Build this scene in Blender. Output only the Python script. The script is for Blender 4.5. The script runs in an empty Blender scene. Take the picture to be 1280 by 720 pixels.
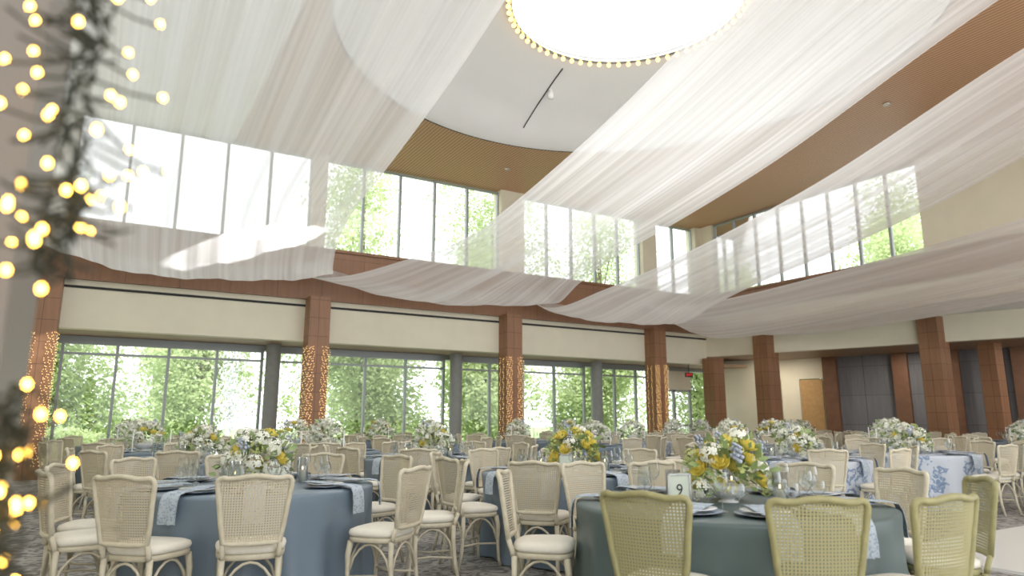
import bpy, math, random
from math import sin, cos, pi, radians, sqrt, atan2
from mathutils import Vector, Matrix
random.seed(7)
R=random.random
def U(a,b): return random.uniform(a,b)
scene=bpy.context.scene
COL=scene.collection
scene.view_settings.view_transform='Standard'
C31,S31=0.8572,0.5150
def P(X,Y): return (C31*X+S31*Y, -S31*X+C31*Y)   # plan metres -> room axes

# ------------------------------------------------------------------ materials
def newmat(name):
    m=bpy.data.materials.new(name); m.use_nodes=True
    nt=m.node_tree; nt.nodes.clear()
    o=nt.nodes.new('ShaderNodeOutputMaterial')
    return m,nt,o
def N(nt,t,**kw):
    n=nt.nodes.new(t)
    for k,v in kw.items():
        if k in n.inputs: n.inputs[k].default_value=v
        else: setattr(n,k,v)
    return n
def L(nt,a,b): nt.links.new(a,b)
def c4(c): return (c[0],c[1],c[2],1)
def mat(name,col,rough=.6,metal=0,noise=0,scale=5,bump=0,sheen=0,col2=None,emit=None,es=0,trans=0,coat=0):
    m,nt,o=newmat(name)
    b=N(nt,'ShaderNodeBsdfPrincipled'); b.inputs['Roughness'].default_value=rough
    b.inputs['Metallic'].default_value=metal
    b.inputs['Base Color'].default_value=c4(col)
    if sheen: b.inputs['Sheen Weight'].default_value=sheen
    if emit:
        b.inputs['Emission Color'].default_value=c4(emit); b.inputs['Emission Strength'].default_value=es
    if noise or col2 or bump:
        tc=N(nt,'ShaderNodeTexCoord'); nz=N(nt,'ShaderNodeTexNoise'); nz.inputs['Scale'].default_value=scale; nz.inputs['Detail'].default_value=5
        L(nt,tc.outputs['Object'],nz.inputs['Vector'])
        if col2 is None: col2=tuple(max(0,c*(1-noise)) for c in col)
        r=N(nt,'ShaderNodeValToRGB'); r.color_ramp.elements[0].position=.35; r.color_ramp.elements[1].position=.65
        r.color_ramp.elements[0].color=c4(col2); r.color_ramp.elements[1].color=c4(col)
        L(nt,nz.outputs['Fac'],r.inputs['Fac']); L(nt,r.outputs['Color'],b.inputs['Base Color'])
        if bump:
            bp=N(nt,'ShaderNodeBump'); bp.inputs['Strength'].default_value=bump; bp.inputs['Distance'].default_value=.01
            L(nt,nz.outputs['Fac'],bp.inputs['Height']); L(nt,bp.outputs['Normal'],b.inputs['Normal'])
    L(nt,b.outputs[0],o.inputs[0]); return m
def mat_slats(name,c1,c2,axis,freq,rough=.5,plain=None,limit=0):
    m,nt,o=newmat(name)
    b=N(nt,'ShaderNodeBsdfPrincipled'); b.inputs['Roughness'].default_value=rough
    tc=N(nt,'ShaderNodeTexCoord'); w=N(nt,'ShaderNodeTexWave'); w.bands_direction=axis; w.inputs['Scale'].default_value=freq
    L(nt,tc.outputs['Object'],w.inputs['Vector'])
    r=N(nt,'ShaderNodeValToRGB'); r.color_ramp.elements[0].position=.1; r.color_ramp.elements[1].position=.3
    r.color_ramp.elements[0].color=c4(c2); r.color_ramp.elements[1].color=c4(c1)
    L(nt,w.outputs['Fac'],r.inputs['Fac'])
    out=r.outputs['Color']
    if plain:
        sp=N(nt,'ShaderNodeSeparateXYZ'); L(nt,tc.outputs['Object'],sp.inputs[0])
        lt=N(nt,'ShaderNodeMath',operation='LESS_THAN'); lt.inputs[1].default_value=limit; L(nt,sp.outputs[0],lt.inputs[0])
        m2=N(nt,'ShaderNodeMix',data_type='RGBA'); L(nt,lt.outputs[0],m2.inputs[0]); L(nt,out,m2.inputs[6]); m2.inputs[7].default_value=c4(plain); out=m2.outputs[2]
    L(nt,out,b.inputs['Base Color'])
    L(nt,b.outputs[0],o.inputs[0]); return m
def mat_panels(name,c1,c2,cm,sx,sz,rough=.45):
    m,nt,o=newmat(name)
    b=N(nt,'ShaderNodeBsdfPrincipled'); b.inputs['Roughness'].default_value=rough
    tc=N(nt,'ShaderNodeTexCoord'); sp=N(nt,'ShaderNodeSeparateXYZ'); L(nt,tc.outputs['Object'],sp.inputs[0])
    ad=N(nt,'ShaderNodeMath',operation='ADD'); L(nt,sp.outputs[0],ad.inputs[0]); L(nt,sp.outputs[1],ad.inputs[1])
    cb=N(nt,'ShaderNodeCombineXYZ'); L(nt,ad.outputs[0],cb.inputs[0]); L(nt,sp.outputs[2],cb.inputs[1])
    br=N(nt,'ShaderNodeTexBrick'); br.offset=0; br.inputs['Scale'].default_value=1
    br.inputs['Brick Width'].default_value=sx; br.inputs['Row Height'].default_value=sz; br.inputs['Mortar Size'].default_value=.007
    br.inputs['Color1'].default_value=c4(c1); br.inputs['Color2'].default_value=c4(c2); br.inputs['Mortar'].default_value=c4(cm)
    nz=N(nt,'ShaderNodeTexNoise'); nz.inputs['Scale'].default_value=1.0; nz.inputs['Detail'].default_value=4
    mp=N(nt,'ShaderNodeMapping'); mp.inputs['Scale'].default_value=(14,14,1.2); L(nt,tc.outputs['Object'],mp.inputs[0]); L(nt,mp.outputs[0],nz.inputs['Vector'])
    mr=N(nt,'ShaderNodeMapRange'); mr.inputs[3].default_value=.75; mr.inputs[4].default_value=1.2; L(nt,nz.outputs['Fac'],mr.inputs[0])
    mx=N(nt,'ShaderNodeMix',data_type='RGBA',blend_type='MULTIPLY'); mx.inputs[0].default_value=1
    L(nt,cb.outputs[0],br.inputs['Vector']); L(nt,br.outputs['Color'],mx.inputs[6]); L(nt,mr.outputs[0],mx.inputs[7]); L(nt,mx.outputs[2],b.inputs['Base Color'])
    L(nt,b.outputs[0],o.inputs[0]); return m

M={}
M['cream']=mat('cream_plaster',(.82,.77,.61),.8,noise=.04,scale=2)
M['white']=mat('white_plaster',(.93,.92,.90),.85,noise=.02,scale=1)
M['ceilwood']=mat_slats('slatted_ceiling_wood',(.58,.34,.19),(.27,.14,.08),'X',3.2,.5,(.90,.90,.88),2.6)
M['soffit']=mat_slats('soffit_wood',(.42,.28,.17),(.12,.075,.045),'Y',3.0)
M['wood']=mat_panels('panelled_cherry_wood',(.33,.165,.085),(.29,.145,.075),(.16,.075,.04),.31,.5)
M['woodband']=mat_panels('cherry_wood_band',(.28,.14,.072),(.25,.125,.065),(.15,.07,.038),1.2,1.45)
M['dark']=mat('black_gap',(.03,.03,.03),.8)
M['alu']=mat('window_aluminium',(.36,.39,.38),.4,.2)
M['greycol']=mat('grey_concrete',(.32,.33,.31),.7,noise=.1,scale=6)
M['pillar']=mat('brown_grey_lacquer',(.18,.16,.14),.5)
M['greypanel']=mat_panels('grey_acoustic_panel',(.20,.20,.21),(.17,.17,.18),(.08,.08,.08),1.4,1.1,.8)
M['oak']=mat('light_oak_door',(.56,.34,.14),.45,noise=.15,scale=8)
M['darkwood']=mat('dark_cherry_wood',(.20,.095,.05),.45,noise=.2,scale=4)
M['chair']=mat('limewashed_beech',(.64,.58,.44),.5,noise=.12,scale=25,bump=.1)
M['olive']=mat('olive_cast_limewashed_beech',(.35,.32,.15),.5,noise=.15,scale=25,bump=.1)  # same limewashed beech, olive glow and camera cast put into the colour
M['cane']=mat('woven_cane',(.59,.52,.38),.6)
M['castcane']=mat('olive_cast_woven_cane',(.37,.335,.17),.6)  # same cane with the olive light cast painted in
M['cushion']=mat('ivory_cushion_fabric',(.80,.76,.66),.9,noise=.04,scale=30,bump=.1)
M['blue']=mat('dusty_blue_satin',(.18,.235,.29),.38,noise=.08,scale=3)
M['sage']=mat('slate_green_satin',(.10,.14,.14),.42,noise=.1,scale=3)
M['china']=mat('white_china',(.82,.82,.82),.2)
M['charger']=mat('blue_rim_china',(.18,.25,.36),.3,col2=(.60,.64,.70),scale=18)
M['silver']=mat('silver_metal',(.6,.6,.58),.25,1)
M['paper']=mat('pale_green_card',(.56,.60,.50),.8)
M['ink']=mat('black_ink',(.04,.04,.04),.6)
M['candle']=mat('ivory_wax',(.9,.86,.74),.5)
M['petalw']=mat('ivory_petals',(.90,.90,.78),.6,noise=.08,scale=20)
M['petaly']=mat('yellow_petals',(.88,.74,.16),.6,noise=.15,scale=20)
M['petalb']=mat('pale_lavender_petals',(.50,.54,.66),.6,noise=.15,scale=30)
M['petalg']=mat('lime_green_buds',(.60,.66,.24),.6,noise=.2,scale=30)
M['leaf']=mat('green_leaves',(.34,.45,.18),.55,noise=.4,scale=12)
M['cable']=mat('dark_cable',(.02,.025,.015),.6)
M['sky']=mat('white_dancefloor',(.70,.69,.66),.3)
M['asphalt']=mat('paving',(.6,.59,.56),.9,noise=.1,scale=2)
M['lawn']=mat('lawn_grass',(.34,.46,.2),.9,noise=.3,scale=.7)
M['bark']=mat('tree_bark',(.22,.18,.13),.9,noise=.3,scale=5)
M['water']=mat('white_water_spray',(.85,.88,.9),.5)
M['red']=mat('exit_red',(.6,.02,.02),.5,emit=(1,.05,.03),es=.8)
def emis(name,col,s):
    m,nt,o=newmat(name); e=N(nt,'ShaderNodeEmission'); e.inputs[0].default_value=c4(col); e.inputs[1].default_value=s
    L(nt,e.outputs[0],o.inputs[0]); return m
M['bulb']=emis('warm_bulb',(1,.53,.08),28)
M['ledsmall']=emis('warm_led',(1,.66,.27),2.8)
M['ringbulb']=emis('ring_bulb',(1,.62,.24),3.0)
M['flame']=emis('candle_flame',(1,.72,.35),5)
M['skyglow']=emis('skylight_daylight',(1,1,1),2.2)
m,nt,o=newmat('clear_glass'); a=N(nt,'ShaderNodeBsdfTransparent'); a.inputs[0].default_value=(.96,.98,.97,1)
g=N(nt,'ShaderNodeBsdfGlossy'); g.inputs['Roughness'].default_value=.03
fr=N(nt,'ShaderNodeFresnel'); mx=N(nt,'ShaderNodeMixShader')
L(nt,fr.outputs[0],mx.inputs[0]); L(nt,a.outputs[0],mx.inputs[1]); L(nt,g.outputs[0],mx.inputs[2]); L(nt,mx.outputs[0],o.inputs[0]); M['glass']=m
m,nt,o=newmat('table_glass'); a=N(nt,'ShaderNodeBsdfTransparent'); a.inputs[0].default_value=(.92,.94,.94,1)
g=N(nt,'ShaderNodeBsdfGlossy'); g.inputs['Roughness'].default_value=.05
mx=N(nt,'ShaderNodeMixShader'); lw=N(nt,'ShaderNodeLayerWeight'); lw.inputs[0].default_value=.3
L(nt,lw.outputs['Facing'],mx.inputs[0]); L(nt,a.outputs[0],mx.inputs[1]); L(nt,g.outputs[0],mx.inputs[2]); L(nt,mx.outputs[0],o.inputs[0]); M['tglass']=m
def sheer(name,lo,hi,alb=.95,tf=.55):
    m,nt,o=newmat(name)
    uv=N(nt,'ShaderNodeUVMap')
    def streak(sx,sy,det):
        mp=N(nt,'ShaderNodeMapping'); mp.inputs['Scale'].default_value=(sx,sy,1)
        L(nt,uv.outputs[0],mp.inputs[0]); nz=N(nt,'ShaderNodeTexNoise'); nz.inputs['Scale'].default_value=1; nz.inputs['Detail'].default_value=det; nz.inputs['Roughness'].default_value=.5
        L(nt,mp.outputs[0],nz.inputs['Vector']); return nz
    n1=streak(34,.6,3); n2=streak(6,.3,2)
    ad=N(nt,'ShaderNodeMath',operation='ADD'); L(nt,n1.outputs['Fac'],ad.inputs[0]); L(nt,n2.outputs['Fac'],ad.inputs[1])
    mr=N(nt,'ShaderNodeMapRange'); mr.interpolation_type='SMOOTHSTEP'; mr.inputs[1].default_value=.7; mr.inputs[2].default_value=1.35; mr.inputs[3].default_value=lo; mr.inputs[4].default_value=hi
    L(nt,ad.outputs[0],mr.inputs[0])
    d=N(nt,'ShaderNodeBsdfDiffuse'); d.inputs[0].default_value=(alb,alb,alb,1)
    t=N(nt,'ShaderNodeBsdfTranslucent'); t.inputs[0].default_value=(alb,alb,alb,1)
    m1=N(nt,'ShaderNodeMixShader'); m1.inputs[0].default_value=tf; L(nt,d.outputs[0],m1.inputs[1]); L(nt,t.outputs[0],m1.inputs[2])
    tr=N(nt,'ShaderNodeBsdfTransparent'); m2=N(nt,'ShaderNodeMixShader')
    L(nt,mr.outputs[0],m2.inputs[0]); L(nt,tr.outputs[0],m2.inputs[1]); L(nt,m1.outputs[0],m2.inputs[2]); L(nt,m2.outputs[0],o.inputs[0])
    return m
M['sheer']=sheer('sheer_white_voile',.54,.82,.97)
M['sheer2']=sheer('fine_white_voile',.48,.84,.95,.46)
M['sheer3']=sheer('doubled_white_voile',.64,.9,.98,.58)
def damask(name,scale,c1,c2,c3):
    m,nt,o=newmat(name); b=N(nt,'ShaderNodeBsdfPrincipled'); b.inputs['Roughness'].default_value=.6
    tc=N(nt,'ShaderNodeTexCoord'); v=N(nt,'ShaderNodeTexVoronoi'); v.feature='F1'; v.inputs['Scale'].default_value=scale
    nz=N(nt,'ShaderNodeTexNoise'); nz.inputs['Scale'].default_value=scale*1.5
    mxv=N(nt,'ShaderNodeMix',data_type='RGBA'); mxv.inputs[0].default_value=.25
    L(nt,tc.outputs['Object'],nz.inputs['Vector']); L(nt,tc.outputs['Object'],mxv.inputs[6]); L(nt,nz.outputs['Color'],mxv.inputs[7]); L(nt,mxv.outputs[2],v.inputs['Vector'])
    r=N(nt,'ShaderNodeValToRGB'); e=r.color_ramp.elements; e[0].position=.2; e[0].color=c4(c1); e[1].position=.5; e[1].color=c4(c1)
    k=r.color_ramp.elements.new(.3); k.color=c4(c2); k=r.color_ramp.elements.new(.42); k.color=c4(c3)
    L(nt,v.outputs['Distance'],r.inputs['Fac']); L(nt,r.outputs[0],b.inputs['Base Color']); L(nt,b.outputs[0],o.inputs[0]); return m
M['damask']=damask('blue_white_damask',6,(.55,.59,.65),(.18,.25,.39),(.25,.33,.46))
M['napkin']=damask('blue_floral_napkin',20,(.48,.54,.60),(.20,.28,.40),(.28,.36,.46))
m,nt,o=newmat('patterned_carpet'); b=N(nt,'ShaderNodeBsdfPrincipled'); b.inputs['Roughness'].default_value=.95
tc=N(nt,'ShaderNodeTexCoord')
nz=N(nt,'ShaderNodeTexNoise'); nz.inputs['Scale'].default_value=6; nz.inputs['Detail'].default_value=8; nz.inputs['Distortion'].default_value=2
L(nt,tc.outputs['Object'],nz.inputs['Vector'])
r=N(nt,'ShaderNodeValToRGB'); e=r.color_ramp.elements; e[0].position=.42; e[0].color=(.13,.122,.115,1); e[1].position=.56; e[1].color=(.34,.325,.30,1)
L(nt,nz.outputs['Fac'],r.inputs['Fac']); L(nt,r.outputs[0],b.inputs['Base Color']); L(nt,b.outputs[0],o.inputs[0]); M['carpet']=m
m,nt,o=newmat('tree_foliage'); d=N(nt,'ShaderNodeBsdfDiffuse'); t=N(nt,'ShaderNodeBsdfTranslucent'); mx=N(nt,'ShaderNodeMixShader'); mx.inputs[0].default_value=.5
tc=N(nt,'ShaderNodeTexCoord'); nz=N(nt,'ShaderNodeTexNoise'); nz.inputs['Scale'].default_value=.5; L(nt,tc.outputs['Object'],nz.inputs['Vector'])
r=N(nt,'ShaderNodeValToRGB'); e=r.color_ramp.elements; e[0].position=.35; e[0].color=(.42,.52,.27,1); e[1].position=.65; e[1].color=(.62,.70,.42,1)
L(nt,nz.outputs['Fac'],r.inputs['Fac']); L(nt,r.outputs[0],d.inputs[0]); L(nt,r.outputs[0],t.inputs[0]); L(nt,d.outputs[0],mx.inputs[1]); L(nt,t.outputs[0],mx.inputs[2]); L(nt,mx.outputs[0],o.inputs[0]); M['foliage']=m

# ------------------------------------------------------------------ mesh builder
class MB:
    def __init__(s): s.v=[]; s.f=[]; s.m=[]
    def add(s,vs,fs,mi=0):
        o=len(s.v); s.v.extend([tuple(p) for p in vs]); s.f.extend([tuple(i+o for i in f) for f in fs]); s.m.extend([mi]*len(fs))
    def box(s,x0,x1,y0,y1,z0,z1,mi=0):
        vs=[(x,y,z) for z in (z0,z1) for y in (y0,y1) for x in (x0,x1)]
        s.add(vs,[(0,2,3,1),(4,5,7,6),(0,1,5,4),(2,6,7,3),(0,4,6,2),(1,3,7,5)],mi)
    def obox(s,cx,cy,dx,dy,hl,hw,z0,z1,mi=0):
        vs=[]
        for z in (z0,z1):
            for b in (-1,1):
                for a in (-1,1):
                    vs.append((cx+dx*a*hl-dy*b*hw, cy+dy*a*hl+dx*b*hw, z))
        s.add(vs,[(0,2,3,1),(4,5,7,6),(0,1,5,4),(2,6,7,3),(0,4,6,2),(1,3,7,5)],mi)
    def tube(s,pts,r,n=8,mi=0,closed=False,flat=1.0):
        pts=[Vector(p) for p in pts]; k=len(pts)
        if not hasattr(r,'__len__'): r=[r]*k
        vs=[];fs=[]; up=None
        for i,p in enumerate(pts):
            if closed: t=(pts[(i+1)%k]-pts[i-1]).normalized()
            else: t=(pts[min(i+1,k-1)]-pts[max(i-1,0)]).normalized()
            if up is None:
                up=Vector((0,1,0)) if abs(t.y)<.9 else Vector((1,0,0))
            a=(up-t*up.dot(t)).normalized(); b=t.cross(a); up=a
            for j in range(n):
                q=2*pi*j/n; vs.append(p+(a*cos(q)*flat+b*sin(q))*r[i])
        rng=k if closed else k-1
        for i in range(rng):
            for j in range(n):
                fs.append((i*n+j,i*n+(j+1)%n,((i+1)%k)*n+(j+1)%n,((i+1)%k)*n+j))
        if not closed:
            fs.append(tuple(range(n))[::-1]); fs.append(tuple((k-1)*n+j for j in range(n)))
        s.add(vs,fs,mi)
    def lathe(s,prof,n=20,mi=0,c=(0,0,0)):
        vs=[];fs=[]
        for (r,z) in prof:
            for j in range(n):
                q=2*pi*j/n; vs.append((c[0]+r*cos(q),c[1]+r*sin(q),c[2]+z))
        for i in range(len(prof)-1):
            for j in range(n): fs.append((i*n+j,i*n+(j+1)%n,(i+1)*n+(j+1)%n,(i+1)*n+j))
        s.add(vs,fs,mi)
    def rings(s,rings,mi=0,cap0=True,cap1=True):
        n=len(rings[0]); vs=[p for r in rings for p in r]; fs=[]
        for i in range(len(rings)-1):
            for j in range(n): fs.append((i*n+j,i*n+(j+1)%n,(i+1)*n+(j+1)%n,(i+1)*n+j))
        if cap0: fs.append(tuple(range(n))[::-1])
        if cap1: fs.append(tuple((len(rings)-1)*n+j for j in range(n)))
        s.add(vs,fs,mi)
    def ball(s,c,r,mi=0,n=8,k=5,sz=1):
        prof=[(max(1e-4,r*sin(pi*i/k)),-r*sz*cos(pi*i/k)) for i in range(k+1)]
        s.lathe(prof,n,mi,c)
    def mesh(s,name,mats,smooth=True):
        me=bpy.data.meshes.new(name); me.from_pydata(s.v,[],s.f)
        for k in mats: me.materials.append(M[k])
        me.polygons.foreach_set('material_index',s.m)
        me.polygons.foreach_set('use_smooth',[smooth]*len(s.f)); me.update()
        return me
def ob(name,me,loc=(0,0,0),rz=0,parent=None,label=None,cat=None,group=None,kind=None,scale=None,rot=None):
    o=bpy.data.objects.new(name,me); COL.objects.link(o)
    o.location=loc; o.rotation_euler=rot if rot else (0,0,rz)
    if scale: o.scale=scale
    if parent: o.parent=parent
    if label: o['label']=label
    if cat: o['category']=cat
    if group: o['group']=group
    if kind: o['kind']=kind
    return o
def struct(name,mb,mats,label,cat,smooth=False):
    return ob(name,mb.mesh(name,mats,smooth),label=label,cat=cat,kind='structure')

# ------------------------------------------------------------------ camera
cam=bpy.data.cameras.new('camera'); camo=bpy.data.objects.new('camera',cam); COL.objects.link(camo)
cam.lens=24; cam.sensor_width=36; cam.clip_start=.05; cam.clip_end=300
camo.location=(0,0,1.27); camo.rotation_euler=(radians(90+10.95),0,radians(-31))
cam.dof.use_dof=True; cam.dof.focus_distance=7; cam.dof.aperture_fstop=1.7
scene.camera=camo

# ------------------------------------------------------------------ room shell
NB=19.0; UB=20.3; ZC=8.9
b=MB(); b.box(-3.4,34,-4,21,-.1,0); struct('floor',b,['carpet'],'grey brown mottled patterned carpet floor','floor')
b=MB(); b.box(6.75,16,-3.9,4.2,0,.025); struct('trim_1',b,['sky'],'glossy white dance floor laid over carpet','dance floor')
b=MB(); b.box(-3.4,UB,NB,NB+.3,3.4,4.56); struct('wall_back',b,['cream'],'cream plaster band above the garden windows','wall')
b=MB(); b.box(-3.4,UB,NB-.02,NB+.02,4.36,4.42); struct('trim_2',b,['dark'],'dark air slot along the cream wall','trim')
b=MB(); b.box(-3.4,UB,NB-.12,NB+.3,4.56,6.0); b.box(-3.4,UB,NB-.18,NB+.3,5.98,6.06)
struct('trim_3',b,['woodband'],'cherry wood panel band under high windows','trim')
b=MB(); b.box(-3.4,UB+3,NB+.3,21.2,3.4,3.5); struct('trim_4',b,['soffit'],'slatted timber soffit over the windows','soffit')
b=MB(); b.box(-3.4,UB+3,20.75,21.2,3.25,3.4); b.box(-3.4,UB+3,20.6,20.9,0,.12); struct('trim_5',b,['alu'],'grey metal head and sill of window wall','trim')
def pier(i,u0,u1):
    b=MB(); b.box(u0,u1,NB,NB+.5,6.06,ZC); struct('trim_%d'%i,b,['cream'],'cream plaster pier between high windows','pier')
pier(6,-3.4,-1.0); pier(7,4.75,5.15); pier(8,11.0,11.9); pier(9,17.2,17.9); pier(10,20.0,20.6)
def window_a(name,u0,u1,n,z0,z1,k,trs,label):
    b=MB(); w=.035
    for i in range(k+1):
        u=u0+(u1-u0)*i/k; b.box(u-w,u+w,n-.06,n+.06,z0,z1,0)
    for z in [z0+.03,z1-.03]+trs: b.box(u0,u1,n-.05,n+.05,z-.03,z+.03,0)
    b.add([(u0,n,z0),(u1,n,z0),(u1,n,z1),(u0,n,z1)],[(0,1,2,3)],1)
    struct(name,b,['alu','glass'],label,'window')
wl='grey framed floor-length garden window with transom'
window_a('window_1',-3.3,4.0,20.75,.12,3.25,6,[2.95],wl)
window_a('window_2',4.4,9.8,20.75,.12,3.25,4,[2.95],wl)
window_a('window_3',10.2,15.6,20.75,.12,3.25,4,[2.95],wl)
window_a('window_4',16.0,19.2,20.75,.12,3.25,3,[2.95],wl)
wl='tall grey framed high-level clerestory window'
window_a('window_5',-1.0,4.75,NB+.25,6.06,ZC-.05,5,[],wl)
window_a('window_6',5.15,11.0,NB+.25,6.06,ZC-.05,5,[],wl)
window_a('window_7',11.9,17.2,NB+.25,6.06,ZC-.05,5,[],wl)
window_a('window_8',17.9,20.0,NB+.25,6.06,ZC-.05,2,[],wl)
b=MB(); 
for u in (19.25,20.15,21.05): b.box(u-.05,u+.05,20.7,20.8,0,2.5)
for z in (.05,1.05,2.45): b.box(19.25,21.05,20.7,20.8,z-.04,z+.04)
b.add([(19.25,20.75,0),(21.05,20.75,0),(21.05,20.75,2.5),(19.25,20.75,2.5)],[(0,1,2,3)],1)
b.box(19.2,21.1,20.7,20.8,2.5,3.25,2)
struct('door_1',b,['alu','glass','cream'],'glazed double exit door with dark metal frame','door')
b=MB(); b.box(UB,UB+.3,-4,10.4,6.0,ZC); b.box(UB,UB+.3,-4,19,4.56,5.25); b.box(UB,UB+.3,18.4,19.3,6,ZC)
struct('wall_right',b,['cream'],'cream plaster upper side wall','wall')
b=MB(); b.box(UB-.12,UB+.3,-4,19.2,5.25,6.0); b.box(UB-.18,UB+.3,-4,19.2,5.96,6.04); struct('trim_11',b,['woodband'],'cherry wood panel band on side wall','trim')
def window_b(name,n0,n1,u,z0,z1,k,label):
    b=MB(); w=.035
    for i in range(k+1):
        n=n0+(n1-n0)*i/k; b.box(u-.06,u+.06,n-w,n+w,z0,z1)
    for z in (z0+.03,z1-.03): b.box(u-.05,u+.05,n0,n1,z-.03,z+.03)
    b.add([(u,n0,z0),(u,n1,z0),(u,n1,z1),(u,n0,z1)],[(0,1,2,3)],1)
    struct(name,b,['alu','glass'],label,'window')
window_b('window_9',10.4,18.4,UB+.15,6.04,ZC-.02,8,wl)
BD=Vector((.3166,-.948)).normalized(); BO=Vector((-BD.y,BD.x))
if BO.x<0: BO=-BO
P0=Vector((UB,NB))
def bp(s,o): q=P0+BD*s+BO*o; return q
def bbox(b,s0,s1,o0,o1,z0,z1,mi=0):
    vs=[]
    for z in (z0,z1):
        for (s,o) in ((s0,o0),(s1,o0),(s1,o1),(s0,o1)):
            q=bp(s,o); vs.append((q.x,q.y,z))
    b.add(vs,[(3,2,1,0),(4,5,6,7),(0,1,5,4),(1,2,6,5),(2,3,7,6),(3,0,4,7)],mi)
b=MB(); bbox(b,0,24,0,.3,3.7,4.56); struct('wall_side',b,['cream'],'cream plaster band above the side alcove','wall')
b=MB(); b.add([(UB-.05,19.3,4.57),(UB-.05,-4,4.57),(34,-4,4.57),(34,19.3,4.57)],[(0,1,2,3)]); struct('trim_12',b,['white'],'white plaster soffit beside the main hall','soffit')
b=MB(); bbox(b,-1.5,24,.3,4.2,3.7,3.8); struct('trim_13',b,['soffit'],'dark slatted timber alcove ceiling','soffit')
b=MB(); bbox(b,-1.2,1.4,2.6,2.8,0,3.7,0); bbox(b,3.3,24,3.4,3.6,0,3.7,1); bbox(b,1.4,1.6,2.6,3.6,0,3.7,0); bbox(b,1.6,3.3,3.4,3.6,2.9,3.7,0)
struct('wall_alcove',b,['cream','greypanel'],'grey panelled alcove wall with cream end','wall')
b=MB(); bbox(b,1.65,2.35,3.35,3.5,0,2.9,0); bbox(b,2.4,3.25,3.3,3.4,0,2.85,1); bbox(b,2.5,2.55,3.2,3.3,1,1.15,2)
struct('door_2',b,['cream','oak','silver'],'light oak double service door','door')
k=14
for s in (3.35,5.8,7.4,9.4,11.2,13.6,15.6,18):
    b=MB(); bbox(b,s,s+.5,3.1,3.42,0,3.7); struct('trim_%d'%k,b,['darkwood'],'dark cherry pilaster on alcove wall','pilaster'); k+=1
DC=P(2.4,12.8); DR=5.95
def ceiling():
    b=MB(); n=96; inner=[];outer=[]
    x0,x1,y0,y1=-3.4,UB+.3,-4.0,NB+.5
    for j in range(n):
        q=2*pi*j/n; c,s=cos(q),sin(q)
        inner.append((DC[0]+DR*c,DC[1]+DR*s,ZC))
        ts=[]
        if c>1e-6: ts.append((x1-DC[0])/c)
        if c<-1e-6: ts.append((x0-DC[0])/c)
        if s>1e-6: ts.append((y1-DC[1])/s)
        if s<-1e-6: ts.append((y0-DC[1])/s)
        t=min(ts); outer.append((DC[0]+t*c,DC[1]+t*s,ZC))
    b.rings([inner,outer],0,False,False)
    for (cx,cy) in ((x0,y0),(x1,y0),(x1,y1),(x0,y1)):
        d=sorted(range(n),key=lambda j:(outer[j][0]-cx)**2+(outer[j][1]-cy)**2)[:2]
        b.add([outer[d[0]],outer[d[1]],(cx,cy,ZC)],[(0,1,2)],0)
    return b
struct('ceiling',ceiling(),['ceilwood'],'slatted timber ceiling around white round dome','ceiling')
b=MB(); b.lathe([(DR+.01,ZC-.0),(DR+.01,ZC+.09),(DR-.12,ZC+.09)],96,1,(DC[0],DC[1],0))
b.lathe([(DR-.05,ZC+.0),(DR-.3,ZC+.02),(5.2,ZC+.3),(4.4,ZC+.55),(3.4,ZC+.8),(2.6,ZC+.95),(2.4,ZC+1.0)],96,0,(DC[0],DC[1],0))
b.lathe([(DR-.05,ZC+.0),(DR-.05,ZC+.1)],96,0,(DC[0],DC[1],0))
b.lathe([(2.4,ZC+1.0),(2.4,ZC+1.15)],96,0,(DC[0],DC[1],0))
struct('trim_30',b,['white','dark'],'shallow white plaster dome with dark shadow gap','ceiling dome',True)
b=MB(); b.lathe([(.001,ZC+1.15),(2.4,ZC+1.15)],64,0,(DC[0],DC[1],0)); struct('window_10',b,['skyglow'],'round skylight glowing with daylight','skylight')
e=MB(); e.lathe([(2.4,-.05),(2.52,-.05),(2.52,.03),(2.4,.03),(2.4,-.05)],96)
ring=ob('ring_light',e.mesh('ring_light',['silver']),(DC[0],DC[1],ZC+.95),label='ring of warm globe bulbs edging the round skylight',cat='light')
bm_=MB(); bm_.ball((0,0,0),.055,0,10,6); bulbme=bm_.mesh('bulb',['ringbulb'])
for i in range(66):
    q=2*pi*i/66; ob('bulb',bulbme,(2.48*cos(q),2.48*sin(q),-.1),parent=ring)
b=MB(); b.lathe([(.001,0),(.09,0),(.09,-.03),(.06,-.03),(.055,0.0)],16); dl=b.mesh('downlight',['silver'])
for (X,Y) in ((-.15,20.0),(9.2,15.6),(7.6,19.0),(11.5,18.2),(10.8,13.2)):
    u,n=P(X,Y); ob('downlight',dl,(u,n,ZC),label='small round recessed downlight in timber ceiling',cat='light fixture',group='ceiling downlights')
def domez(u,n):
    r=sqrt((u-DC[0])**2+(n-DC[1])**2)
    pr=[(2.5,1.0),(2.6,.95),(3.4,.8),(4.4,.55),(5.2,.3),(5.65,.02),(5.9,0)]
    for i in range(6):
        if r<=pr[i+1][0]:
            t=max(0,(r-pr[i][0])/(pr[i+1][0]-pr[i][0])); return ZC+pr[i][1]+t*(pr[i+1][1]-pr[i][1])
    return ZC
b=MB(); A=Vector(P(1.25,15.5)); B=Vector(P(.32,17.6)); pts=[]
for i in range(12):
    q=A.lerp(B,i/11); pts.append((q.x,q.y,domez(q.x,q.y)-.012))
b.tube(pts,.016,6)
ob('linear_slot_diffuser',b.mesh('slot',['dark'],False),label='thin black linear slot in white dome',cat='vent')
b=MB(); b.lathe([(.001,-.16),(.07,-.14),(.08,-.05),(.05,0.05),(.04,.12)],16); u,n=P(1.0,16.3)
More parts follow.
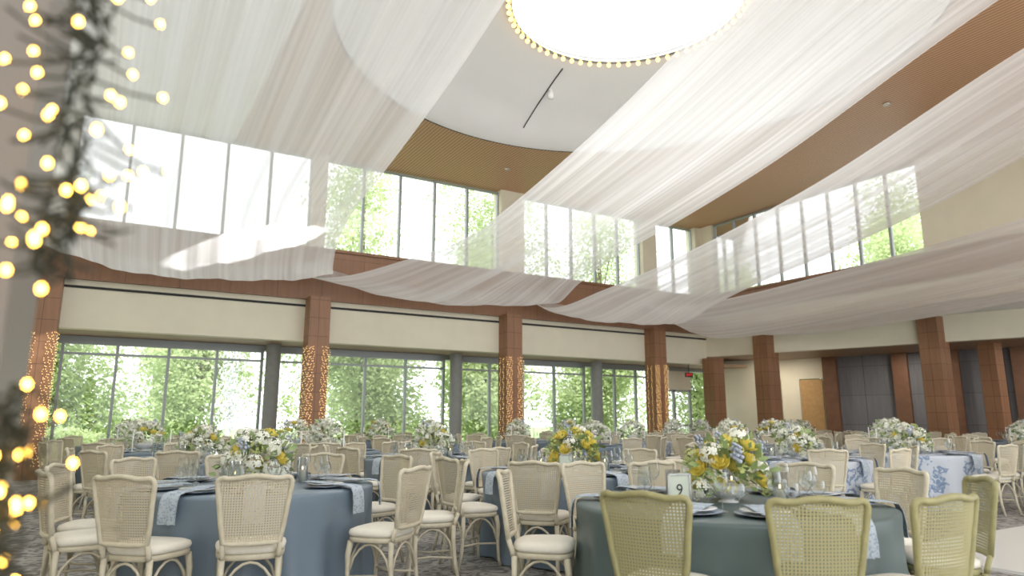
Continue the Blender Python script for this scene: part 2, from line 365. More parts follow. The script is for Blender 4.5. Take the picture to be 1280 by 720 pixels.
ob('smoke_detector',b.mesh('detector',['china']),(u,n,domez(u,n)-.08),label='small white smoke detector on the dome',cat='smoke detector')
b=MB(); b.box(-3.5,-3.4,-4,21,0,6.0); struct('wall_left',b,['cream'],'cream plaster wall','wall')
window_b('fill_window_left',-4,19,-3.45,6.0,ZC,18,wl)  # unseen window strip, added so sky light fills the drapes and ceiling
u,n=P(-.675,.9)
b=MB(); b.obox(0,0,1,0,.22,.22,0,4.2)
ob('smooth_pillar',b.mesh('pillar',['pillar'],False),(u-.22,n+.22,0),label='smooth brown grey pillar beside string light garland',cat='pillar',kind='structure')
def wcol(u,n,h,w=.28,label='square cherry wood column with panel joints'):
    b=MB(); b.box(-w,w,-w,w,0,h); b.box(-w-.01,w+.01,-w-.01,w+.01,0,.15)
    ob('wood_column',b.mesh('wood_column',['wood'],False),(u,n,0),label=label,cat='column',group='cherry wood columns',kind='structure')
def netlights(u,n,w,z0,z1):
    b=MB()
    for r in range(12):
        sx=-1 if r%2 else 1
        if r<8: x0=sx*(w+.02-(r//2)*.06); y0=-w-.03
        else: x0=sx*(w+.02); y0=-w+(r-7)*.1
        pts=[(x0+.02*sin(i*1.3+r),y0,z0+(z1-z0)*i/47+U(-.02,.02)) for i in range(48)]
        b.tube(pts,.0025,3,1)
        for p in pts: b.ball(p,.0095,0,5,3)
    ob('column_string_lights',b.mesh('net',['ledsmall','cable']),(u,n,0),label='fine strands of warm fairy lights on wood column',cat='string lights',kind='stuff')
for u in (-1.2,5.0,11.2,17.4):
    wcol(u,18.75,4.6); netlights(u,18.75,.28,.3,3.2)
wcol(20.2,18.6,3.6)
for s in (2.32,7.7,13.2):
    q=bp(s,0); wcol(q.x,q.y,4.5,.31)
q=bp(9.0,1.5); wcol(q.x,q.y,3.7,.25)
b=MB(); b.lathe([(.2,0),(.2,3.4)],24); gc=b.mesh('grey_column',['greycol'])
for u in (4.2,10.0,15.8): ob('grey_column',gc,(u,20.2,0),label='round grey concrete column beside windows',cat='column',group='grey window columns',kind='structure')
def text_mesh(txt,size,matk,ext=.002):
    cu=bpy.data.curves.new('t','FONT'); cu.body=txt; cu.size=size; cu.extrude=ext; cu.align_x='CENTER'; cu.align_y='CENTER'
    t=bpy.data.objects.new('t',cu); COL.objects.link(t); bpy.context.view_layer.update()
    me=bpy.data.meshes.new_from_object(t.evaluated_get(bpy.context.evaluated_depsgraph_get())); bpy.data.objects.remove(t); me.materials.clear(); me.materials.append(M[matk]); return me
b=MB(); b.box(-.16,.16,-.03,.03,-.085,.085); b.box(-.01,.01,-.01,.01,.085,.45)
ex=ob('exit_sign',b.mesh('exit_sign',['dark'],False),(19.5,19.2,2.98),rz=radians(-15),label='small hanging sign reading EXIT in red letters',cat='sign')
ob('lettering',text_mesh('EXIT',.13,'red'),(0,-.034,0),parent=ex,rot=(pi/2,0,0),label='red letters')

# ------------------------------------------------------------------ drapes
def herm(pts,x):
    n=len(pts)
    for i in range(n-1):
        if x<=pts[i+1][0] or i==n-2:
            x0,y0=pts[i]; x1,y1=pts[i+1]
            def sl(k):
                a=max(0,k-1); c=min(n-1,k+1); return (pts[c][1]-pts[a][1])/(pts[c][0]-pts[a][0])
            h=x1-x0; t=(x-x0)/h; m0=sl(i)*h; m1=sl(i+1)*h
            return (2*t**3-3*t*t+1)*y0+(t**3-2*t*t+t)*m0+(-2*t**3+3*t*t)*y1+(t**3-t*t)*m1
PROF=[(-3.6,7.55),(0,7.15),(4.4,6.2),(8,5.15),(10.6,4.6),(13,4.2),(15.3,3.75),(17.0,3.36),(18.0,3.42),(18.8,3.95)]
def drape(u0,u1,e0,e1,dz0,dz1,seed,label,prof=PROF,amp=1.0,lift=.55,mk='sheer'):
    rnd=random.Random(seed); ni=120; nj=int(40*(u1-u0)); vs=[];uv=[]
    fr=[(rnd.uniform(.5,.8),.06),(rnd.uniform(1.4,1.9),.03),(rnd.uniform(4,5),.012)]
    ph=[rnd.uniform(0,6) for _ in fr]
    for i in range(ni+1):
        t=i/ni; n=prof[0][0]+(prof[-1][0]-prof[0][0])*t
        z=1.25+herm(prof,n); k=max(0,min(1,(n-12.8)/5.2))**1.6
        a0=u0+(e0-u0)*k; a1=u1+(e1-u1)*k
        for j in range(nj+1):
            w=j/nj; ww=w+.004*sin(9*t+20*w)
            u=a0+(a1-a0)*w
            f=amp*sum(a*sin(2*pi*kk*ww*(u1-u0)/2+p+.5*sin(3*t+kk)) for (kk,a),p in zip(fr,ph))
            droop=.16*sin(pi*w)*(1-k)
            vs.append((u+.3*f,n,z+dz0+(dz1-dz0)*w+f*(1-.4*k)-droop+lift*k*abs(2*w-1)**2.6))
            uv.append((w*(u1-u0)/4,t*3+seed))
    fs=[]
    for i in range(ni):
        for j in range(nj):
            a=i*(nj+1)+j; fs.append((a,a+1,a+nj+2,a+nj+1))
    me=bpy.data.meshes.new('ceiling_drape'); me.from_pydata(vs,[],fs); me.materials.append(M[mk])
    l=me.uv_layers.new(name='UVMap'); idx=[0]*len(me.loops); me.loops.foreach_get('vertex_index',idx)
    l.data.foreach_set('uv',[c for k in idx for c in uv[k]])
    me.polygons.foreach_set('use_smooth',[True]*len(fs)); me.update()
    ob('ceiling_drape',me,label=label,cat='drape',group='sheer ceiling drapes')
drape(-1.5,4.1,-1.6,5.2,0,.05,1,'wide sheer white voile swag with sunlit oval patch')
drape(7.0,11.0,4.2,12.4,0,0,2,'sheer white voile swag crossing under the dome',mk='sheer2',lift=.4)
drape(12.5,16.3,11.8,17.8,-.1,-.15,3,'sheer white voile swag past the round dome',lift=.3,mk='sheer3')
drape(16.6,18.5,16.4,18.8,.4,-.5,4,'narrow low sheer white swag near the side wall',[(-3.6,5.6),(0,4.75),(4,4.1),(7.5,3.7),(12,3.4),(16.3,3.25),(17.8,3.45),(18.8,4.0)],.7,.15,'sheer3')
drape(18.8,20.05,18.6,20.05,.2,-.2,5,'narrow sheer white swag beside the wood band',[(-3.6,5.0),(0,4.1),(4,3.55),(7,3.28),(11,3.05),(14.5,3.0),(17,3.3),(18.8,3.9)],.6,.1,'sheer3')

# ------------------------------------------------------------------ chair
BACK=[(-.165,.535),(-.183,.65),(-.198,.77),(-.212,.86),(-.216,.895),(-.207,.917),(-.185,.925),(-.155,.919),(-.11,.920),(-.055,.931),(0,.936)]
BACK=BACK+[(-x,z) for x,z in BACK[-2::-1]]
def by(x,z): return -.185-.17*(z-.45)-.035*(1-(x/.21)**2)
def halfw(z):
    pts=[(z_,-x) for x,z_ in BACK[:5]]
    for i in range(4):
        if z<=pts[i+1][0]:
            t=(z-pts[i][0])/(pts[i+1][0]-pts[i][0]); return pts[i][1]+t*(pts[i+1][1]-pts[i][1])
    return .210
def topz(x):
    x=-abs(x); pts=BACK[4:11]
    for i in range(6):
        if x<=pts[i+1][0]:
            t=max(0,(x-pts[i][0])/(pts[i+1][0]-pts[i][0])); return pts[i][1]+t*(pts[i+1][1]-pts[i][1])
    return .936
def g_back(b,mi,n=8):
    loop=[(x,by(x,z),z) for x,z in BACK]
    bot=[(.11,by(.11,.53),.53),(0,by(0,.53),.53),(-.11,by(-.11,.53),.53)]
    b.tube(loop+bot,.0165,n,mi,closed=True)
    for s in (-1,1): b.tube([(s*.165,by(.165,.54),.54),(s*.163,-.19,.47),(s*.163,-.185,.44)],.016,n,mi)
def g_cane(b,mi):
    st=.0155; w=.0046
    def strip(pts,dirv):
        vs=[];fs=[]
        for p in pts:
            p=Vector(p); vs+= [p-dirv*w,p+dirv*w]
        for i in range(len(pts)-1): fs.append((2*i,2*i+1,2*i+3,2*i+2))
        b.add(vs,fs,mi)
    x=-.2015
    while x<=.203:
        zt=topz(x); z0=.535
        if abs(x)>.165: z0=.535+(abs(x)-.165)/(.213-.165)*.33
        if zt>z0+.02: strip([(x,by(x,z),z) for z in [z0+(zt-z0)*i/6 for i in range(7)]],Vector((1,0,0)))
        x+=st
    z=.545
    while z<.92:
        h=halfw(z)
        strip([(h*(i/4-1),by(h*(i/4-1),z)+.001,z) for i in range(9)],Vector((0,0,1)))
        z+=st
def outline(s,z,k=28):
    r=[]
    for j in range(k):
        q=2*pi*j/k; c,d=cos(q),sin(q)
        x=math.copysign(abs(c)**.55,c); y=math.copysign(abs(d)**.55,d)
        wx=.205+.02*y
        r.append((x*wx*s,-.0+y*.19*s,z))
    return r
def g_seat(b,mi): b.rings([outline(.96,.425),outline(1,.43),outline(1,.455),outline(.97,.46)],mi)
def g_cush(b,mi): b.rings([outline(.94,.461),outline(1.0,.468),outline(1.03,.485),outline(1.0,.505),outline(.85,.518),outline(.45,.525)],mi)
def g_leg(b,mi,sx,front,n=8):
    if front: pts=[(sx*.175,.15,.43),(sx*.183,.165,.34),(sx*.18,.165,.2),(sx*.185,.172,.07),(sx*.195,.185,0)]; rr=[.023,.021,.016,.013,.015]
    else: pts=[(sx*.163,-.175,.44),(sx*.165,-.175,.3),(sx*.17,-.19,.15),(sx*.18,-.225,0)]; rr=[.019,.018,.016,.014]
    b.tube(pts,rr,n,mi)
def g_brace(b,mi,n=6):
    def arc(p,q,zt,z0=.2):
        pts=[]
        for i in range(9):
            t=i/8; e=sin(pi*t)**.6 if 0<t<1 else 0
            pts.append((p[0]+(q[0]-p[0])*t,p[1]+(q[1]-p[1])*t,z0+(zt-z0)*e))
        b.tube(pts,.009,n,mi)
    fl,fr_,rl,rr=(-.178,.163),(.178,.163),(-.167,-.183),(.167,-.183)
    arc(fl,fr_,.415); arc(fl,rl,.415); arc(fr_,rr,.415); arc(rl,rr,.415)
    for a in (-1,1): b.tube([(a*.18,.163,.19),(a*.1,0,.19),(a*.168,-.18,.19)],.009,n,mi)
def one(fn,name,mk,*a):
    b=MB(); fn(b,0,*a); return b.mesh(name,[mk])
def chset(w,c): return [('backrest',one(g_back,'backrest',w)),('cane_panel',one(g_cane,'cane_panel',c)),('seat',one(g_seat,'seat',w)),
    ('seat_cushion',one(g_cush,'seat_cushion','cushion')),('brace',one(g_brace,'brace',w)),
    ('leg',one(g_leg,'leg',w,1,True)),('leg',one(g_leg,'leg',w,-1,True)),('leg',one(g_leg,'leg',w,1,False)),('leg',one(g_leg,'leg',w,-1,False))]
CH=chset('chair','cane'); CHO=chset('olive','castcane')
b=MB(); g_back(b,0,5); g_cane(b,1); g_seat(b,0); g_cush(b,2); g_brace(b,0,4)
for s in (1,-1):
    for f in (True,False): g_leg(b,0,s,f,5)
FARCH=b.mesh('dining_chair',['chair','cane','cushion'])
def chair(x,y,face,near,label,grp,olive=False):
    if near:
        e=ob('dining_chair',None,(x,y,0),face-pi/2,label=label,cat='chair',group=grp)
        for nm,me in (CHO if olive else CH): 
            o=ob(nm,me,parent=e)
            if nm=='cane_panel': o['label']='woven cane panel'
            if nm=='seat_cushion': o['label']='ivory fabric cushion'
    else: ob('dining_chair',FARCH,(x,y,0),face-pi/2,label=label,cat='chair',group=grp)

# ------------------------------------------------------------------ tables
def cloth(seed,r=.92,mk='blue'):
    rnd=random.Random(seed); b=MB(); n=160; rings=[]
    f1,f2=rnd.randint(11,14),rnd.randint(19,25); p1,p2=rnd.uniform(0,6),rnd.uniform(0,6)
    for (k,z) in ((0.02,.765),(.5,.765),(.97,.765),(1.0,.757),(1.004,.74),(1.0,.68),(.985,.5),(.99,.3),(1.0,.12),(1.01,.012)):
        row=[]
        d=max(0,(.74-z)/.74)
        for j in range(n):
            q=2*pi*j/n
            w=1+d*(.05*sin(f1*q+p1)+.025*sin(f2*q+p2))*min(1,d*2.5+.15)
            row.append((r*k*w*cos(q),r*k*w*sin(q),z))
        rings.append(row)
    b.rings(rings,0,True,False); return b.mesh('tablecloth',[mk])
CL={'blue':[cloth(1),cloth(2)],'sage':[cloth(3,.95,'sage')],'damask':[cloth(4,.92,'damask')]}
b=MB(); b.lathe([(.001,.735),(.86,.735),(.86,.755),(.001,.755)],32); b.lathe([(.28,0),(.28,.03),(.05,.05),(.05,.735)],16); TT=b.mesh('table_top',['darkwood'])

def petal_rose(b,c,r,mi,rnd):
    for layer,(k,rad,tilt) in enumerate(((6,1.0,.55),(5,.78,.25),(4,.5,.05))):
        for i in range(k):
            q0=2*pi*i/k+layer*.6+rnd.uniform(-.15,.15); vs=[]
            for a in range(4):
                t=a/3
                for s in (-1,0,1):
                    q=q0+s*(.62*sin(pi*(.25+.55*t)))
                    rr=r*rad*(sin(t*pi*.62)**.8 if t>0 else 0.05)*(1+tilt*.35*t)
                    zz=r*(-.55+t*1.25-tilt*.5*t*t)+layer*.06*r
                    vs.append((c[0]+rr*cos(q),c[1]+rr*sin(q),c[2]+zz))
            b.add(vs,[(x*3+y,x*3+y+1,x*3+y+4,x*3+y+3) for x in range(3) for y in range(2)],mi)
def hydr(b,c,r,mi,rnd,k=26):
    for i in range(k):
        z=rnd.uniform(-.4,1); q=i*2.4; rr=sqrt(max(0,1-z*z)); p=Vector((c[0]+r*rr*cos(q),c[1]+r*rr*sin(q),c[2]+r*z*.85))
        nrm=Vector((rr*cos(q),rr*sin(q),z)).normalized(); t=nrm.orthogonal().normalized(); bt=nrm.cross(t); s=r*.28; sp=rnd.uniform(0,3)
        for m_ in range(4):
            a=sp+m_*pi/2; d=t*cos(a)+bt*sin(a); e=-t*sin(a)+bt*cos(a)
            b.add([p,p+d*s*.6+e*s*.4+nrm*s*.2,p+d*s*1.1,p+d*s*.6-e*s*.4+nrm*s*.2],[(0,1,2,3)],mi)
def sprig(b,c,h,mi,rnd,ms):
    lean=Vector((rnd.uniform(-.25,.25),rnd.uniform(-.25,.25),1)).normalized()
    c=Vector(c); b.tube([c-lean*h*.8,c+lean*h],.002,3,ms)
    for i in range(14):
        t=i/13; q=i*2.4; r=.024*(1-.6*t); p=c+lean*(h*t)+Vector((r*cos(q),r*sin(q),0)); b.ball(p,.014*(1-.4*t),mi,5,3)
def foliage(b,rnd,mi,k=190,R_=.2,zc=.12):
    for i in range(k):
        q=rnd.uniform(0,2*pi); el=rnd.uniform(-.35,1.3); r=R_*rnd.uniform(.55,1.25)
        d=Vector((cos(q)*cos(el),sin(q)*cos(el),sin(el)*.85)); p=Vector((0,0,zc))+d*r
        t=(d+Vector((rnd.uniform(-.5,.5),rnd.uniform(-.5,.5),rnd.uniform(-.4,.4)))).normalized(); sd=t.orthogonal().normalized(); ln=rnd.uniform(.03,.08); w=ln*.3
        b.add([p,p+t*ln*.5+sd*w,p+t*ln,p+t*ln*.5-sd*w],[(0,1,2,3)],mi)
def bowl(b,mi): b.lathe([(.001,0),(.055,0),(.05,.006),(.03,.012),(.03,.016),(.07,.03),(.095,.06),(.1,.09),(.09,.09),(.07,.06),(.001,.05)],24,mi)
rr_=random.Random(3)
b=MB(); petal_rose(b,(0,0,0),.045,0,rr_); RW=b.mesh('rose',['petalw'])
b=MB(); petal_rose(b,(0,0,0),.047,0,rr_); RY=b.mesh('rose',['petaly'])
b=MB(); hydr(b,(0,0,0),.06,0,rr_,40); HW=b.mesh('hydrangea',['petalw'])
b=MB(); hydr(b,(0,0,0),.035,0,rr_,20); HY=b.mesh('craspedia',['petaly'])
b=MB(); sprig(b,(0,0,0),.09,0,rr_,1); SB=b.mesh('delphinium',['petalb','leaf'])
b=MB(); hydr(b,(0,0,0),.045,0,rr_,26); HG=b.mesh('bud',['petalg'])
b=MB(); bowl(b,0); BW=b.mesh('vase',['china'])
FO=[]
for k in range(3):
    b=MB(); foliage(b,random.Random(40+k),0); FO.append(b.mesh('foliage',['leaf']))
def fl_positions(rnd,k,R_=.18,zc=.11):
    out=[]
    for i in range(k):
        q=i*2.4+rnd.uniform(-.2,.2); el=-.25+1.65*((i+.5)/k)
        r=R_*rnd.uniform(.9,1.2); out.append((r*cos(q)*cos(el),r*sin(q)*cos(el),max(.03,zc+r*sin(el)*1.1),q,el))
    return out
def arrangement(x,y,z,style,seed,s=1.0,label=''):
    rnd=random.Random(seed)
    e=ob('flower_arrangement',None,(x,y,z),rnd.uniform(0,6),label=label,cat='flowers',group='table centrepieces',scale=(s,s,s))
    ob('vase',BW,parent=e,label='white footed bowl'); f=ob('foliage',FO[seed%3],parent=e,kind='stuff')
    pool={'mix':[('rose',RY),('hydrangea',HW),('bud',HG),('rose',RY),('craspedia',HY),('bud',HG),('rose',RY)],
          'white':[('hydrangea',HW),('rose',RW),('bud',HG),('hydrangea',HW),('rose',RW),('hydrangea',HW),('rose',RY)]}[style]
    for i,(a,c,d,q,el) in enumerate(fl_positions(rnd,40)):
        nm,me=pool[i%len(pool)]
        ob(nm,me,(a,c,d),parent=e,rot=(0,(pi/2-el)*.8,q))
    for i in range(8 if style=='mix' else 3):
        q=rnd.uniform(0,6.3); r=rnd.uniform(.04,.17)
        ob('delphinium',SB,(r*cos(q),r*sin(q),.33-r*.6),parent=e,rot=(0,r*3.2,q))
FARFL=[]
for k in range(3):
    b=MB(); rnd=random.Random(60+k); bowl(b,0); foliage(b,rnd,3,90)
    for i,(a,c,d,q,el) in enumerate(fl_positions(rnd,28)):
        j=rnd.random()
        if j<.68: hydr(b,(a,c,d),.06,1,rnd,24)
        elif j<.84: petal_rose(b,(a,c,d),.042,2 if k==0 else 1,rnd)
        else: hydr(b,(a,c,d),.035,4,rnd,12)
    q=rnd.uniform(0,6); sprig(b,(.1*cos(q),.1*sin(q),.29),.07,5,rnd,3)
    FARFL.append(b.mesh('flower_arrangement',['china','petalw','petaly','leaf','petalg','petalb']))
b=MB(); b.lathe([(.001,.004),(.09,.004),(.11,.008),(.16,.018),(.162,.021),(.11,.013),(.001,.009)],32); CHG=b.mesh('charger_plate',['charger'])
b=MB(); b.lathe([(.001,.0),(.07,.0),(.13,.012),(.131,.015),(.07,.006),(.001,.005)],32); PLT=b.mesh('dinner_plate',['china'])
def goblet(h,r):
    b=MB(); b.lathe([(.001,.001),(.034,.001),(.03,.005),(.004,.012),(.004,h*.45),(.012,h*.48),(r,h*.65),(r*1.02,h*.78),(r*.85,h)],16); return b
WG=goblet(.22,.04).mesh('wine_glass',['tglass']); WT=goblet(.16,.042).mesh('water_goblet',['tglass'])
b=MB(); b.lathe([(.001,.002),(.045,.002),(.045,.2),(.042,.2),(.042,.006),(.001,.006)],20); HUR=b.mesh('glass',['tglass'])
b=MB(); b.lathe([(.001,.007),(.028,.007),(.028,.1),(.001,.1)],16); CAN=b.mesh('candle',['candle'])
b=MB(); b.ball((0,0,.118),.007,0,8,5,2); FLM=b.mesh('flame',['flame'])
b=MB(); b.lathe([(.001,0),(.04,0),(.035,.01),(.01,.02),(.01,.06),(.016,.07),(.016,.075),(.011,.075),(.011,.33),(.001,.34)],12); TAP=b.mesh('taper_candle',['china'])
def napkin_mesh():
    b=MB(); pts=[(.50,.792),(.6,.792),(.75,.783),(.90,.781),(.955,.770),(.975,.73),(.985,.65),(.985,.58)]; vs=[];k=7
    for i,(r,z) in enumerate(pts):
        for j in range(k):
            w=(j/(k-1)-.5); vs.append((r+.01*sin(j*2.1)*(1 if z<.76 else 0),w*.13*(1+.1*i/8),z+.003*sin(j*3)))
    b.add(vs,[(i*k+j,i*k+j+1,(i+1)*k+j+1,(i+1)*k+j) for i in range(len(pts)-1) for j in range(k-1)])
    me=b.mesh('napkin',['napkin']); return me
NAP=napkin_mesh()
TZ=.7655
def hurricane(x,y):
    e=ob('candle_holder',HUR,(x,y,TZ),label='clear glass cylinder holding a lit ivory candle',cat='candle',group='glass candle holders')
    c=ob('candle',CAN,parent=e); ob('flame',FLM,parent=e)
def frame(x,y,rz,num=None,s=1):
    b=MB(); w,h=.07,.09
    b.box(-w,w,-.006,.006,0,.012); b.box(-w,w,-.006,.006,2*h-.012,2*h); b.box(-w,-w+.012,-.006,.006,0,2*h); b.box(w-.012,w,-.006,.006,0,2*h)
    b.tube([(0,.006,.12),(0,.07,.002)],.004,4)
    e=ob('table_number_frame',b.mesh('table_number_frame',['silver'],False),(x,y,TZ),rz,label='silver framed table number card'+(' reading 9' if num else ''),cat='table number')
    e.scale=(s,s,s)
    b=MB(); b.box(-w+.01,w-.01,-.002,.003,.01,2*h-.01); ob('card',b.mesh('card',['paper'],False),parent=e)
    if num: ob('lettering',text_mesh(num,.085,'ink',.0002),(0,-.0035,h),parent=e,rot=(pi/2,0,0))
def table(X,Y,style,angles,seed,near,D=1.16,fl='mix',setting=True,dists=None,fs=1.0,ol=()):
    rnd=random.Random(seed); u,n=P(X,Y); off=-radians(31)
    txt={'blue':'dusty blue','sage':'slate green','damask':'damask'}[style]
    e=ob('round_table',None,(u,n,0),label='round banquet table under floor-length %s cloth'%txt,cat='table',group='round banquet tables')
    ob('tablecloth',random.Random(seed).choice(CL[style]),parent=e,rz=rnd.uniform(0,6) if not near else 0); 
    if near: ob('table_top',TT,parent=e)
    for i,a in enumerate(angles):
        a=radians(a)+off; d=D if not dists or i>=len(dists) or dists[i] is None else dists[i]
        x,y=u+d*cos(a),n+d*sin(a); o_=i in ol
        chair(x,y,a+pi+(0 if near else rnd.uniform(-.12,.12)),near,'%s cane-back dining chair with ivory cushion at %s table'%('limewashed olive-cast' if o_ else 'limewashed',txt),'chairs around the banquet tables',o_)
        if setting:
            px,py=u+.68*cos(a),n+.68*sin(a)
            ob('charger_plate',CHG,(px,py,TZ),label='blue patterned charger plate at a place setting',cat='plate',group='charger plates')
            if near:
                ob('dinner_plate',PLT,(px,py,TZ+.0215),label='white china plate on blue charger',cat='plate',group='dinner plates')
                ob('napkin',NAP,(u,n,.015),a,label='blue floral napkin draped over table edge',cat='napkin',group='floral napkins')
            for da,me,nm,rr in ((.22,WG,'wine_glass',.53),(.38,WT,'water_goblet',.56)):
                if nm=='water_goblet' and not near: continue
                ob(nm,me,(u+rr*cos(a+da),n+rr*sin(a+da),TZ),label='clear stemmed glass at a place setting',cat='glass',group='stemmed glasses')
    if near:
        arrangement(u,n,TZ,fl,seed,1.2*fs,'low centrepiece of ivory, yellow and pale blue flowers')
        for i in range(3):
            a=seed+i*2.1-(.35 if seed==1 else 0); hurricane(u+.36*cos(a),n+.36*sin(a))
    else:
        ob('flower_arrangement',FARFL[seed%3],(u,n,TZ),rnd.uniform(0,6),label='ivory and green flower centrepiece in footed bowl',cat='flowers',group='table centrepieces',scale=(1.45*fs,)*3)
        for i in range(3):
            a=seed+i*2.1; ob('taper_candle',TAP,(u+.4*cos(a),n+.4*sin(a),TZ),label='slim white taper candle in holder',cat='candle',group='taper candles')
    return u,n
T=[]
def tb(X,Y,*a,**k): T.append((X,Y)); return table(X,Y,*a,**k)
tb(1.36,4.47,'sage',[-91,-123,-65,-14,17,48,90,125,172],1,True,dists=[1.1,1.1,1.14,1.15,1.12,1.12,1.12,1.12,1.16],ol=(0,1,2,3),fs=.98)
tb(-2.05,5.65,'blue',[-70,-103,-22,10,48,84,120,156,-168,-138],2,True,fl='white',dists=[1.12,1.12,1.2,1.4])
tb(.62,7.1,'blue',[i*40+12 for i in range(9)],3,True)
tb(-4.0,9.0,'blue',[i*40+5 for i in range(9)],4,True,fl='white')
tb(-1.1,9.7,'blue',[i*40+30 for i in range(9)],5,True,fl='white')
tb(6.2,10.9,'damask',[i*40+55 for i in range(9) if i not in (4,5)],6,True,fl='white')
tb(3.84,9.5,'damask',[i*40+22 for i in range(9)],7,True,fl='white')
tb(8.7,9.4,'blue',[i*40+2 for i in range(9) if i!=4],8,False,D=1.18)
u,n=P(1.36-.37,4.47-.28); frame(u,n,radians(-31)+.25,'9',1.08)
u,n=P(-2.05-.02,5.65-.36); frame(u,n,radians(-31)-.1)
u,n=P(.62-.1,7.1-.36); frame(u,n,radians(-31)+.1)
sd=20
for iy in range(0,7):
    Y=11.7+iy*2.7
    for ix in range(-7,8):
        X=ix*3.1+(1.55 if iy%2 else 0)+.15*sin(ix*3+iy)
        if abs(X)>.80*Y: continue
        u,n=P(X,Y)
        if n>17.0 or u<-1.7: continue
        v=(Vector((u,n))-P0).dot(BO)
        if v>-1.9: continue
        if any((X-a)**2+(Y-c)**2<2.8**2 for a,c in T): continue
        T.append((X,Y)); sd+=1
        table(X,Y,'blue' if sd%4 else 'damask',[k*45+sd*13 for k in range(8)],sd,False,D=1.18)

# ------------------------------------------------------------------ near string-light garland
def garland(name,axis,k,rad,seed,label,twigs=80):
    rnd=random.Random(seed)
    b=MB()
    pts=[Vector((*P(x,y),z)) for x,y,z in axis]
    def at(t):
        f=t*(len(pts)-1); i=min(int(f),len(pts)-2); return pts[i].lerp(pts[i+1],f-i)
    for s in range(4):
        b.tube([at(i/24)+Vector((rnd.uniform(-.02,.02),rnd.uniform(-.02,.02),0)) for i in range(25)],.0028,5,0)
    e=ob(name,b.mesh(name,['cable']),label=label,cat='string lights')
    bb=MB(); bb.ball((0,0,0),.0034,0,10,6,1.3); bme=bb.mesh('bulb',['bulb'])
    tb_=MB(); ends=[]
    for i in range(k+twigs):
        t=(i+rnd.random())/k if i<k else rnd.random(); a=at(min(t,.999))+Vector((rnd.uniform(-.02,.02),rnd.uniform(-.02,.02),0)); q=rnd.uniform(0,6.3); r=rad*rnd.uniform(.2,1)*(1 if i<k else .85)
        p=a+Vector((r*cos(q),r*sin(q)*1.0,rnd.uniform(-.03,.03)))
        tb_.tube([a,a.lerp(p,.6)+Vector((0,0,-.006)),p+Vector((0,0,-.004))],.0021,4,0)
        if i<k: ends.append(p)
    ob('wire',tb_.mesh('wire',['cable']),parent=e)
    for p in ends: ob('bulb',bme,p,parent=e)
garland('string_light_garland',[(-.56,.78,1.95),(-.545,.80,1.75),(-.53,.78,1.56),(-.53,.77,1.43)],60,.095,11,'dark cluster garland with glowing warm bulbs on pillar')
garland('string_light_garland',[(-.575,.80,1.31),(-.60,.84,1.2),(-.585,.84,1.1),(-.57,.82,.98)],56,.06,12,'lower garland of glowing warm bulbs on dark cable',50)

# ------------------------------------------------------------------ outside
b=MB(); b.box(-60,80,21.3,120,-.3,-.15); struct('ground',b,['lawn'],'green lawn beyond the windows','lawn')
b=MB(); b.box(-30,50,21.3,25,-.16,-.08); struct('ground_terrace',b,['asphalt'],'pale paved terrace outside windows','terrace')
def tree_mesh(seed,h,w,low=.12):
    rnd=random.Random(seed); b=MB()
    b.tube([(0,0,0),(.1,0,h*.25),(0,.1,h*.5),(.1,0,h*.85)],[.2,.16,.12,.04],8,0)
    blobs=[(rnd.uniform(-w,w)*.6,rnd.uniform(-w,w)*.6,h*(low+(.97-low)*((i+.5)/24)),w*rnd.uniform(.35,.58)) for i in range(24)]
    for (x,y,z,r) in blobs:
        b.tube([(0,0,z*.6),(x*.5,y*.5,z*.8),(x,y,z)],[.04,.025,.01],5,0)
        for i in range(640):
            d=Vector((rnd.gauss(0,1),rnd.gauss(0,1),rnd.gauss(0,1)*.8)).normalized()*r*rnd.uniform(.4,1.1)
            p=Vector((x,y,z))+d; s=rnd.uniform(.12,.27); t=Vector((rnd.uniform(-1,1),rnd.uniform(-1,1),rnd.uniform(-1,.2))).normalized(); o=t.orthogonal().normalized()
            b.add([p,p+t*s*.5+o*s*.3,p+t*s,p+t*s*.5-o*s*.3],[(0,1,2,3)],1)
    return b.mesh('tree',['bark','foliage'],False)
TM=[tree_mesh(1,12,3.6),tree_mesh(2,17,4.0),tree_mesh(3,7,2.6,.08)]
for (u,n,k,s) in ((-12,36,0,1),(-5,46,1,.9),(-6,30.5,2,1),(-1.6,32.5,2,1.0),(4.6,38.5,2,1.1),(9.5,28,2,1),(12.2,36.5,1,1.0),(15.6,28,2,1),(20.5,36.5,1,1.0),(21.8,28,2,1),(29,36.5,1,1.0),(28,27,2,1),(4,50,0,1.0),(38,33,0,1),(28,20,2,.85),(36,20,0,1.0),(34,9,2,1),(16,47,0,1.0),(25,48,1,1.0),(45,24,1,1.0),(-17,52,1,1.1),(47,8,1,1.0)):
    ob('tree',TM[k],(u,n,-.16),u*1.7,label='leafy green garden tree outside the windows',cat='tree',group='garden trees',scale=(s,s,s))
rnd=random.Random(5)
b=MB()
for i in range(4200):
    x=rnd.uniform(-1.6,1.6); y=rnd.uniform(-.6,.6); z=rnd.uniform(0,1.2)*(1-.3*(x/1.6)**2); s=rnd.uniform(.07,.14); p=Vector((x,y,z))
    t=Vector((rnd.uniform(-1,1),rnd.uniform(-1,1),rnd.uniform(-.5,1))).normalized(); o=t.orthogonal().normalized()
    b.add([p,p+t*s*.5+o*s*.3,p+t*s,p+t*s*.5-o*s*.3],[(0,1,2,3)],0)
HB=b.mesh('hedge',['foliage'])
for i,u in enumerate((-9,-5,-1)):
    ob('hedge',HB,(u,25.8,-.15),.1*sin(i),label='clipped leafy garden hedge beyond the terrace',cat='hedge',group='garden hedges')
b=MB(); b.lathe([(.01,.05),(2.0,.05),(2.0,.5),(2.2,.5),(2.2,0)],40)
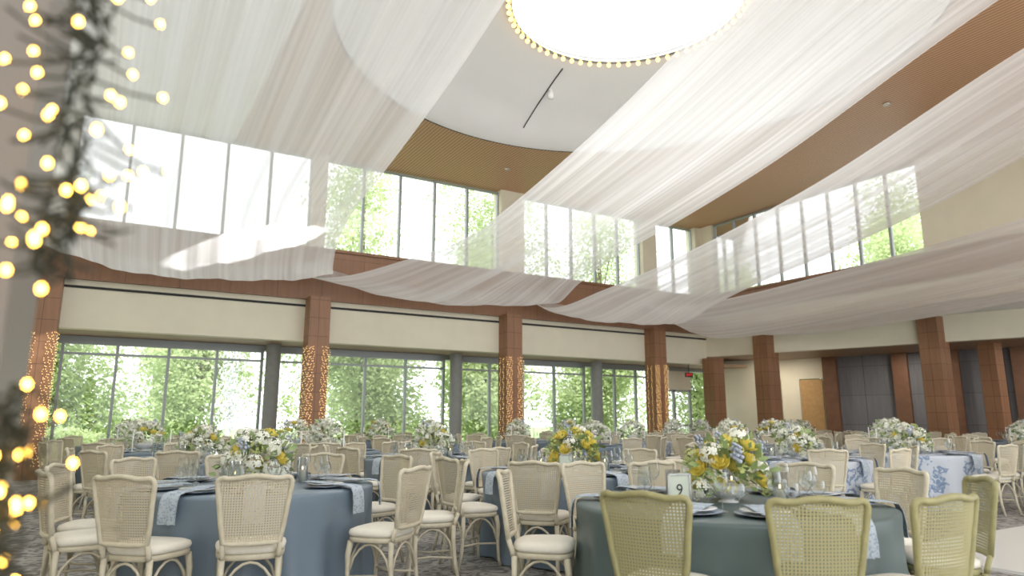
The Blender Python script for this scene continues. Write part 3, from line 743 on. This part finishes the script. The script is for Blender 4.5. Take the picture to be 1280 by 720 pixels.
fo=ob('fountain',b.mesh('fountain',['asphalt']),(4.6,29.5,-.15),label='round stone fountain with white water spray',cat='fountain')
b=MB(); rnd=random.Random(9)
for i in range(1500):
    q=rnd.uniform(0,6.28); H=rnd.uniform(1.5,4.4); rr=rnd.uniform(.1,1.4); t=rnd.random()
    b.ball((rr*t*cos(q),rr*t*sin(q),.4+4*H*t*(1-t)),rnd.uniform(.015,.045),0,5,3,1.6)
ob('water_jet',b.mesh('water_jet',['water']),parent=fo,kind='stuff')

# ------------------------------------------------------------------ light
w=bpy.data.worlds.new('world'); scene.world=w; w.use_nodes=True
bg=w.node_tree.nodes['Background']; bg.inputs[0].default_value=(.95,.975,1,1); bg.inputs[1].default_value=2.55
s=bpy.data.lights.new('sun','SUN'); s.energy=5; s.angle=radians(1); s.color=(1,.96,.88); so=bpy.data.objects.new('sun',s); COL.objects.link(so); so.rotation_euler=(radians(32),0,0)
def area(name,loc,rot,sx,sy,e,col=(1,1,1),shape='RECTANGLE'):
    l=bpy.data.lights.new(name,'AREA'); l.shape=shape; l.size=sx; l.size_y=sy; l.energy=e; l.color=col
    o=bpy.data.objects.new(name,l); COL.objects.link(o); o.location=loc; o.rotation_euler=rot; return o
area('skylight_lamp',(DC[0],DC[1],ZC+1.1),(0,0,0),4.6,4.6,270,(1,.99,.97),'DISK')
for s_ in (2,6.6,11,16):
    q=bp(s_,1.9); area('alcove_fill',(q.x,q.y,3.68),(0,0,0),.3,.3,40,(1,.9,.78),'DISK')  # lamps added to brighten the dark alcove, no known fittings there
def spot(src,dst,e,ang):
    l=bpy.data.lights.new('sunbeam_spot','SPOT'); l.energy=e; l.spot_size=radians(ang); l.spot_blend=.12; l.shadow_soft_size=.05; l.color=(1,.99,.96)
    o=bpy.data.objects.new('sunbeam_spot',l); COL.objects.link(o); o.location=src
    o.rotation_euler=(Vector(dst)-Vector(src)).to_track_quat('-Z','Y').to_euler()
spot((DC[0],DC[1],ZC+.8),(2.7,15.0,5.05),30000,8)
print('TABLES',len(T),'OBJS',len(bpy.data.objects))
